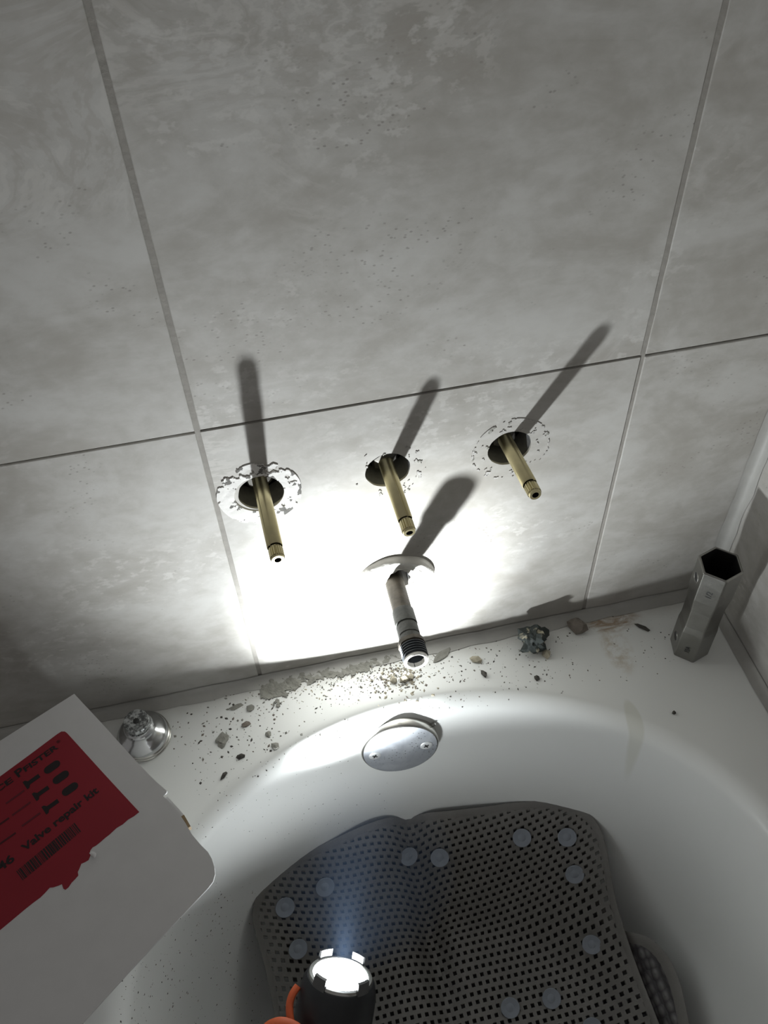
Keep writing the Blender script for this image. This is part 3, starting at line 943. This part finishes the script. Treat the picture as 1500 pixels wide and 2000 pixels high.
def grid_sheet(loop2, cx, cy, holes, dz, th):
    pl = [tuple(p) for p in loop2]
    xs = [p[0] for p in pl]; ys = [p[1] for p in pl]
    x0, x1, y0, y1 = min(xs), max(xs), min(ys), max(ys)
    nx = int((x1 - x0)/cx) + 1
    yr = [y0]
    while yr[-1] < y1:
        sl = (mat_z(0.22, yr[-1] + 0.002) - mat_z(0.22, yr[-1] - 0.002))/0.004
        yr.append(yr[-1] + cy/math.sqrt(1 + sl*sl))
    ny = len(yr) - 1
    keep = {}
    for j in range(ny):
        for i in range(nx):
            if inside(x0 + (i+.5)*cx, 0.5*(yr[j] + yr[j+1]), pl):
                if holes and j % 2 == 0 and (i + j//2) % 2 == 0: continue
                keep[(i, j)] = 1
    ids = {}; V = []; F = []
    ca, sa = math.cos(-0.03), math.sin(-0.03)
    def gv(i, j):
        if (i, j) not in ids:
            ids[(i, j)] = len(V)//2
            x = x0 + i*cx; y = yr[j]
            z = mat_z(x, y) + dz
            V.append((x, y, z)); V.append((x, y, z - th))
        return ids[(i, j)]*2
    for (i, j) in keep:
        a_, b_, c_, d_ = gv(i, j), gv(i+1, j), gv(i+1, j+1), gv(i, j+1)
        F.append((a_, b_, c_, d_)); F.append((a_+1, d_+1, c_+1, b_+1))
        for (di, dj, p, q) in ((0, -1, a_, b_), (1, 0, b_, c_), (0, 1, c_, d_), (-1, 0, d_, a_)):
            if (i+di, j+dj) not in keep: F.append((q, p, p+1, q+1))
    return MB().add(V, F)
root = thing('bath_mat', 'dark perforated rubber bath mat folded with its suckers up in the tub', 'bath mat', Vector((0.14, -0.25, -0.53)))
CXM, CYM = 0.0041, 0.0042
obj('perforated_sheet', grid_sheet(inset(loop, 0.0032), CXM, CYM, True, 0.0, 0.0035), M['mat'], root, smooth=False, recalc=False)
# solid border
bd = MB(); V = []; F = []
prof_b = [(0.0062, -0.0008), (0.0052, 0.0006), (0.0024, 0.0009), (0.0006, 0.0002), (0.0, -0.0015), (0.0008, -0.0036), (0.0062, -0.0040)]
rings_b = [inset(loop, d) for d, h in prof_b]
nl = len(loop)
for (d, h), rg_ in zip(prof_b, rings_b):
    for p in rg_: V.append((p.x, p.y, mat_z(p.x, p.y) + h))
for k in range(len(prof_b) - 1):
    for i in range(nl): F.append((k*nl+i, k*nl+(i+1)%nl, (k+1)*nl+(i+1)%nl, (k+1)*nl+i))
obj('border', bd.add(V, F), M['mat'], root)
under_px = [(540, 1800), (560, 1745), (640, 1670), (760, 1622), (1000, 1590), (1080, 1586), (1140, 1612), (1165, 1700), (1190, 1800), (1222, 1822), (1250, 1824), (1275, 1834), (1298, 1856), (1316, 1886), (1328, 1920), (1338, 1960), (1348, 2010), (1362, 2080), (1370, 2150),
            (1240, 2240), (900, 2260), (640, 2240), (600, 2050), (560, 1900)]
up_ = [on_mat(px, py, -0.016) for px, py in under_px]
uloop = smooth_poly(densify([(p.x, p.y) for p in up_], 0.006), 2)
b2 = MB(); V = []; F = []
ulay = grid_sheet(inset(uloop, 0.004), 0.008, 0.008, False, -0.016, 0.003)
obj('folded_layer', ulay, M['mat_under'], root, recalc=False)
V = []; F = []
prof_u = [(0.0085, -0.0160), (0.0060, -0.0150), (0.0020, -0.0150), (0.0, -0.0165), (0.0010, -0.0185), (0.0085, -0.0190)]
for d, h in prof_u:
    for p in inset(uloop, d): V.append((p.x, p.y, mat_z(p.x, p.y) + h))
nu = len(uloop)
for k in range(len(prof_u) - 1):
    for i in range(nu): F.append((k*nu+i, k*nu+(i+1)%nu, (k+1)*nu+(i+1)%nu, (k+1)*nu+i))
obj('folded_border', MB().add(V, F), M['mat'], root)
def mat_normal(p):
    e = 0.004
    return Vector((-(mat_z(p.x+e, p.y) - mat_z(p.x-e, p.y))/(2*e), -(mat_z(p.x, p.y+e) - mat_z(p.x, p.y-e))/(2*e), 1)).normalized()
for (px, py) in ((555, 1769), (633, 1729), (580, 1850), (796, 1670), (858, 1672), (1018, 1633), (1106, 1632), (1121, 1704), (1155, 1841), (1075, 1948), (995, 1966), (1155, 2005)):
    p = on_mat(px, py)
    f2 = frame(p + Vector((0, -0.001, 0.001)), mat_normal(p)*0.5 + Vector((0.02, -0.42, 0.60)) + Vector((rnd.uniform(-.08,.08), rnd.uniform(-.08,.08), 0)), (1, 0, 0))
    mb = MB().lathe(f2, [(0.0, 0.0), (0.0050, 0.0), (0.0050, 0.0015), (0.0075, 0.0024), (0.0101, 0.0032), (0.0104, 0.0038), (0.0100, 0.0040), (0.0070, 0.0032), (0.0045, 0.0027), (0.0030, 0.0034), (0.0, 0.0036)], 32)
    obj('suction_cup', mb, M['cup'], root)

# ------------------------------------------------------------------ torch
ax = (BODY_AIM - LIGHT).normalized()
TL = 0.312
tail = LIGHT - ax*TL
root = thing('flashlight', 'black flashlight shining up at the wall from inside the tub', 'flashlight', tail)
fr = frame(LIGHT, ax, CR)
mb = MB().lathe(fr, [(0.0268, -0.0010), (0.0290, -0.0016), (0.0318, -0.0060), (0.0338, -0.0150), (0.0342, -0.030), (0.0342, -0.066), (0.0325, -0.078), (0.0245, -0.100), (0.0200, -0.108)], 64)
obj('head', mb, M['rubber'], root)
mb = MB().lathe(fr, [(0.0200, -0.108), (0.0190, -0.110), (0.0190, -TL + 0.019), (0.0205, -TL + 0.017), (0.0205, -TL + 0.003), (0.0190, -TL), (0.0, -TL)], 48, rad=lambda a, h: 1 + (0.03 if (a*18/PI) % 2 < 1 and -TL + 0.03 < h < -0.13 else 0))
obj('barrel', mb, M['rubber'], root, sharp=30)
mb = MB().lathe(fr, [(0.0240, -0.0015), (0.0242, 0.0012), (0.0252, 0.0018), (0.0276, 0.0014), (0.0284, -0.0004), (0.0280, -0.0030)], 64)
obj('bezel_ring', mb, M['ring'], root)
for deg in (58, 124, 231, 316):
    a0 = math.radians(deg - 13); a1 = math.radians(deg + 13)
    tm = MB(); V = []; F = []
    n_ = 8
    for i in range(n_ + 1):
        a_ = a0 + (a1 - a0)*i/n_
        for (r_, h_) in ((0.0264, -0.001), (0.0262, 0.0088), (0.0284, 0.0080), (0.0296, -0.002)):
            V.append(fr @ Vector((r_*math.cos(a_), r_*math.sin(a_), h_)))
    for i in range(n_):
        for k in range(4): F.append((i*4+k, i*4+(k+1)%4, (i+1)*4+(k+1)%4, (i+1)*4+k))
    F += [(0, 1, 2, 3), tuple(n_*4 + k for k in (3, 2, 1, 0))]
    obj('bezel_tooth', tm.add(V, F), M['tooth'], root, sharp=30)
mb = MB().lathe(fr, [(0.0243, -0.0008), (0.015, -0.0004), (0.0, -0.0003)], 48)
obj('lens', mb, M['lens'], root)
def loc(pts): return [fr @ Vector(p) for p in pts]
def cat(pts, k=6):
    pts = [Vector(p) for p in pts]; out = []
    for i in range(len(pts) - 1):
        p0, p1, p2, p3 = pts[max(i-1, 0)], pts[i], pts[i+1], pts[min(i+2, len(pts)-1)]
        for j in range(k):
            t = j/k
            out.append(0.5*((2*p1) + (p2-p0)*t + (2*p0-5*p1+4*p2-p3)*t*t + (3*p1-p0-3*p2+p3)*t**3))
    return out + [pts[-1]]
hk = MB()
hk.tube(cat(loc([(-0.0350, -0.006, -0.0120), (-0.0385, -0.010, -0.0175), (-0.0395, -0.014, -0.0250), (-0.0365, -0.020, -0.0340), (-0.0300, -0.026, -0.0440), (-0.0220, -0.030, -0.0540), (-0.013, -0.034, -0.066), (-0.006, -0.036, -0.080)])), 0.0033, 10, flat=0.8)
obj('orange_band', hk, M['orange'], root)
hk = MB()
hk.tube(cat(loc([(-0.0160, -0.036, -0.0500), (-0.0260, -0.034, -0.0355), (-0.0370, -0.032, -0.0310), (-0.0480, -0.031, -0.0325), (-0.0560, -0.030, -0.0420), (-0.0590, -0.030, -0.0660), (-0.0540, -0.031, -0.0800), (-0.0420, -0.033, -0.0880), (-0.0280, -0.034, -0.0860), (-0.0180, -0.035, -0.0700), (-0.0160, -0.036, -0.0500)])), 0.0055, 10, flat=0.8)
obj('orange_loop', hk, M['orange'], root)
for nm, dv, pw, size, blend, rad_, col_ in (('torch_beam', (AIM - LIGHT).normalized(), CORE_W, 50, 1.0, 0.0075, (0.94, 0.985, 1.0)), ('torch_spill', (SPILL_AIM - LIGHT).normalized(), SPILL_W, 110, 1.0, 0.008, (0.94, 0.985, 1.0))):
    ld = bpy.data.lights.new(nm, 'SPOT')
    ld.energy = pw; ld.spot_size = math.radians(size); ld.spot_blend = blend
    ld.shadow_soft_size = rad_; ld.color = col_
    lo = bpy.data.objects.new(nm, ld); COL.objects.link(lo)
    lm_ = frame(LIGHT + ax*0.0095, -dv, CR)
    lo.parent = root
    lm_.translation = lm_.translation - tail
    lo.matrix_local = lm_

# ------------------------------------------------------------------ rubble on the ledge
def chunk(name, px, py, size, mat, label, seed, flat=0.6, sub=2, elong=1.0, rot=0.0, rough=0.45, group='rubble on the tub ledge'):
    h = on_tub(px, py)
    p, nn = h
    b = bmesh.new()
    bmesh.ops.create_icosphere(b, subdivisions=sub, radius=1.0)
    V = []
    for v in b.verts:
        d = v.co.copy()
        k = 1 + rough*noise.noise(d*1.3 + Vector((seed, 0, 0))) + rough*0.5*noise.noise(d*3.1 + Vector((0, seed, 0)))
        V.append(d*k)
    F = [tuple(v.index for v in f.verts) for f in b.faces]
    b.free()
    f2 = frame(p, nn, Vector((math.cos(rot), math.sin(rot), 0)))
    zs = [v.z for v in V]; z0 = min(zs)
    V = [Vector((v.x*size*elong, v.y*size/elong, max((v.z - z0*0.72), 0.0)*size*flat)) for v in V]
    root = obj(name, MB().add([f2 @ v - p for v in V], F), mat, None, smooth=False)
    root.location = p
    return tag(root, label, 'rubble', group)
chunk('mortar_chunk', 1038, 1262, 0.0140, M['chunk'], 'largest mortar chunk, dark green and cream, on the ledge', 2.3, 0.95, 3, 1.08, 0.6, 0.6)
chunk('mortar_chunk', 1126, 1228, 0.0085, M['chip_brown'], 'brown-grey chunk beside the rust stain', 5.1, 0.9, 2, 1.2, -0.9, 0.4)
chunk('mortar_chip', 1066, 1279, 0.0048, M['chip_tan'], 'tan pebble just below the largest chunk', 1.2, 0.9, 1, 1.2, -1.2)
chunk('mortar_chip', 929, 1289, 0.0050, M['chip_tan'], 'tan flake halfway between pipe end and largest chunk', 7.7, 0.5, 1, 1.3, -0.5)
chunk('mortar_chip', 945, 1317, 0.0035, M['chip_dark'], 'black crumb below the tan flake', 8.2, 0.7, 1, 1.4, -1.2)
chunk('mortar_chip', 864, 1280, 0.0070, M['crust'], 'long flat grey flake right of the pipe end', 3.9, 0.14, 2, 1.6, 0.5)
chunk('mortar_chip', 1048, 1325, 0.0030, M['chip_dark'], 'dark crumb on the ledge well below the largest chunk', 6.2, 0.7, 1)
chunk('mortar_chip', 1254, 1227, 0.0042, M['chip_dark'], 'thin black splinter right of the rust stain', 4.4, 0.5, 1, 2.0, -0.8)
chunk('mortar_chip', 1316, 1393, 0.0022, M['chip_dark'], 'lone black speck on the ledge below the wrench', 4.9, 0.8, 1)
chunk('mortar_chip', 434, 1445, 0.0065, M['crust'], 'ragged grey flake, largest one right of the tap sleeve', 9.3, 0.2, 2, 1.1, 0.9, 0.9)
chunk('mortar_chip', 490, 1384, 0.0040, M['crust'], 'grey flake near the left end of the mortar crust', 9.9, 0.35, 1)
chunk('mortar_chip', 461, 1381, 0.0045, M['crust'], 'pale streak-like flake nearest the back wall at left', 2.9, 0.2, 1, 1.7, 0.3)
chunk('mortar_chip', 481, 1415, 0.0040, M['chip_brown'], 'oval brown flake between sleeve and basin rim', 3.3, 0.4, 1, 1.25, 0.3)
chunk('mortar_chip', 524, 1434, 0.0032, M['crust'], 'small round flake at the lit basin rim', 5.5, 0.4, 1)
chunk('mortar_chip', 538, 1457, 0.0040, M['crust'], 'crumb lying right on the bright basin rim', 6.6, 0.4, 1)
chunk('mortar_chip', 791, 1327, 0.0046, M['chip_tan'], 'cream pebble, biggest of the heap under the pipe end', 7.1, 0.9, 1, 1.2, 0.4)
chunk('mortar_chip', 768, 1330, 0.0038, M['chip_tan'], 'cream pebble left of the biggest one under the pipe', 7.9, 0.8, 1)
chunk('mortar_chip', 802, 1324, 0.0034, M['chip_tan'], 'cream pebble right of the biggest one under the pipe', 1.9, 0.8, 1)
chunk('mortar_chip', 470, 1478, 0.0034, M['chip_dark'], 'dark grain on the ledge above the rim glint', 8.8, 0.6, 1, 1.3)
chunk('mortar_chip', 437, 1516, 0.0030, M['chip_dark'], 'dark grain just outside the rim glint', 8.1, 0.6, 1, 1.6, 0.8)

def crumbs(specs, seed):
    """many crumbs at (px, py, size, material index)"""
    r_ = random.Random(seed); mb = MB()
    base_v = [Vector(v) for v in ((1,0,0), (-1,0,0), (0,1,0), (0,-1,0), (0,0,1), (0,0,-0.2))]
    base_f = [(0,2,4), (2,1,4), (1,3,4), (3,0,4), (2,0,5), (1,2,5), (3,1,5), (0,3,5)]
    for px, py, s_, mi in specs:
        h = on_tub(px, py)
        if not h: continue
        if 680 < px < 870 and 1390 < py < 1525: continue
        f2 = frame(h[0], h[1], Vector((r_.uniform(-1, 1), r_.uniform(-1, 1), 0.01)))
        e = r_.uniform(0.8, 1.6)
        mb.add([f2 @ Vector((v.x*s_*e*r_.uniform(.7, 1.2), v.y*s_/e*r_.uniform(.7, 1.2), v.z*s_*r_.uniform(.35, .8))) for v in base_v], base_f, mi)
    return mb
r_ = random.Random(11)
spec = []
def wall_line(px): return 1322 - (px - 510)*0.1985
for _ in range(620):                                   # dense heap under the taps
    px = r_.gauss(690, 105); py = wall_line(px) + 14 + abs(r_.gauss(0, 34))
    if 470 < px < 900: spec.append((px, py, r_.uniform(0.0003, 0.0011), r_.choice((0, 1, 1, 2, 2))))
for _ in range(260):                                   # heap of coarser crumbs below the pipe end
    px = r_.gauss(785, 28); py = r_.gauss(1322, 20)
    spec.append((px, py, r_.uniform(0.0006, 0.0020), r_.choice((1, 2, 2, 3))))
for _ in range(300):
    px = r_.uniform(330, 1330); py = wall_line(px) + r_.uniform(12, 150)
    spec.append((px, py, r_.choice((0.0003, 0.0004, 0.0006, 0.0009)), r_.choice((0, 0, 1, 3))))
for _ in range(120):
    px = r_.uniform(850, 1120); py = wall_line(px) + r_.uniform(25, 125)
    spec.append((px, py, r_.choice((0.0004, 0.0006, 0.0009, 0.0012)), r_.choice((0, 0, 1, 3))))
for _ in range(170):
    px = r_.gauss(470, 70); py = r_.gauss(1420, 50)
    if px > 335: spec.append((px, py, r_.choice((0.0004, 0.0006, 0.0010, 0.0016)), r_.choice((0, 0, 1, 3))))
for _ in range(170):                                   # specks on the basin wall at the left
    px = r_.uniform(380, 760); py = r_.uniform(1480, 1640)
    spec.append((px, py, r_.choice((0.0003, 0.0004, 0.0006)), 0))
for _ in range(460):
    px = r_.uniform(230, 520); py = r_.uniform(1720, 2040)
    spec.append((px, py, r_.choice((0.0003, 0.0004, 0.0005, 0.0009)), r_.choice((0, 0, 3))))
gm = [M['chip_dark'], M['crust'], M['chip_tan'], M['chip_brown']]
ledge = [q for q in spec if (on_tub(q[0], q[1]) or [Vector((0, 0, -9))])[0].z > -0.40]
inner = [q for q in spec if q not in ledge and not inside(*on_mat(q[0], q[1]).xy, poly)]
tag(obj('mortar_grit', crumbs(ledge, 5), gm, None, smooth=False), 'fine mortar grit scattered over the tub ledge', 'grit', kind='stuff')
tag(obj('basin_grit', crumbs(inner, 6), gm, None, smooth=False), 'fine dark grit speckling the left side of the basin', 'grit', kind='stuff')

# grey crust of old mortar stuck to the ledge under the taps
def crust():
    mb = MB(); V = []; F = []; ids = {}
    p0 = at(515, 1330, 2, ZD); p1 = at(850, 1268, 2, ZD)
    nx, ny = 130, 46
    def pos(i, j):
        x = -0.003 + 0.175*i/nx; y = -0.004 - 0.046*j/ny
        return x, y
    def f(x, y):
        lim = -0.021 - 0.012*math.exp(-((x - 0.012)/0.016)**2) - 0.006*noise.noise(Vector((x*45, 3, 0))) + 0.08*max(0, x - 0.10)
        k = (y - lim)/0.010
        return k + 0.9*noise.fractal(Vector((x, y, 0.3))*130, 0.9, 2.0, 4) - 0.30 - 2.0*max(0, x - 0.10)*4
    def gv(i, j):
        if (i, j) not in ids:
            x, y = pos(i, j)
            h = 0.0007 + 0.0011*max(0, noise.fractal(Vector((x, y, 1))*160, 0.8, 2.0, 3) + 0.3)
            ids[(i, j)] = len(V); V.append((x, y, ZD + h))
        return ids[(i, j)]
    for i in range(nx):
        for j in range(ny):
            x, y = pos(i + .5, j + .5)
            if f(x, y) > 0.1: F.append((gv(i, j), gv(i+1, j), gv(i+1, j+1), gv(i, j+1)))
    n0 = len(V); cnt = {}
    for q in F:
        for k in range(4):
            e = tuple(sorted((q[k], q[(k+1)%4]))); cnt[e] = cnt.get(e, 0) + 1
    V += [(x, y, ZD - 0.0002) for x, y, z in V]
    F2 = []
    for q in F:
        for k in range(4):
            a_, b_ = q[k], q[(k+1)%4]
            if cnt[tuple(sorted((a_, b_)))] == 1: F2.append((b_, a_, a_+n0, b_+n0))
    return mb.add(V, F + F2)
tag(obj('mortar_crust', crust(), M['crust'], None, smooth=False), 'grey crust of old mortar on the ledge under the taps', 'mortar')

# ------------------------------------------------------------------ thin haze in the air before the torch
hz = NT('damp_haze')
hz.n.remove(hz.b)
vs_ = hz.node('ShaderNodeVolumeScatter', {'Color': (0.42, 0.62, 1.0), 'Density': 0.022, 'Anisotropy': 0.0})
hz.t.links.new(vs_.outputs[0], hz.n['Material Output'].inputs['Volume'])
b = bmesh.new()
bmesh.ops.create_icosphere(b, subdivisions=3, radius=1.0)
hc = LIGHT + ax*0.097
hf = frame(hc, ax, CR)
mb = MB().add([hf @ Vector((v.co.x*0.085, v.co.y*0.075, v.co.z*0.085)) for v in b.verts], [tuple(v.index for v in f.verts) for f in b.faces])
b.free()
tag(obj('haze', mb, hz.m, None), 'faint bluish haze lit by the beam before the flashlight', 'haze', kind='stuff')
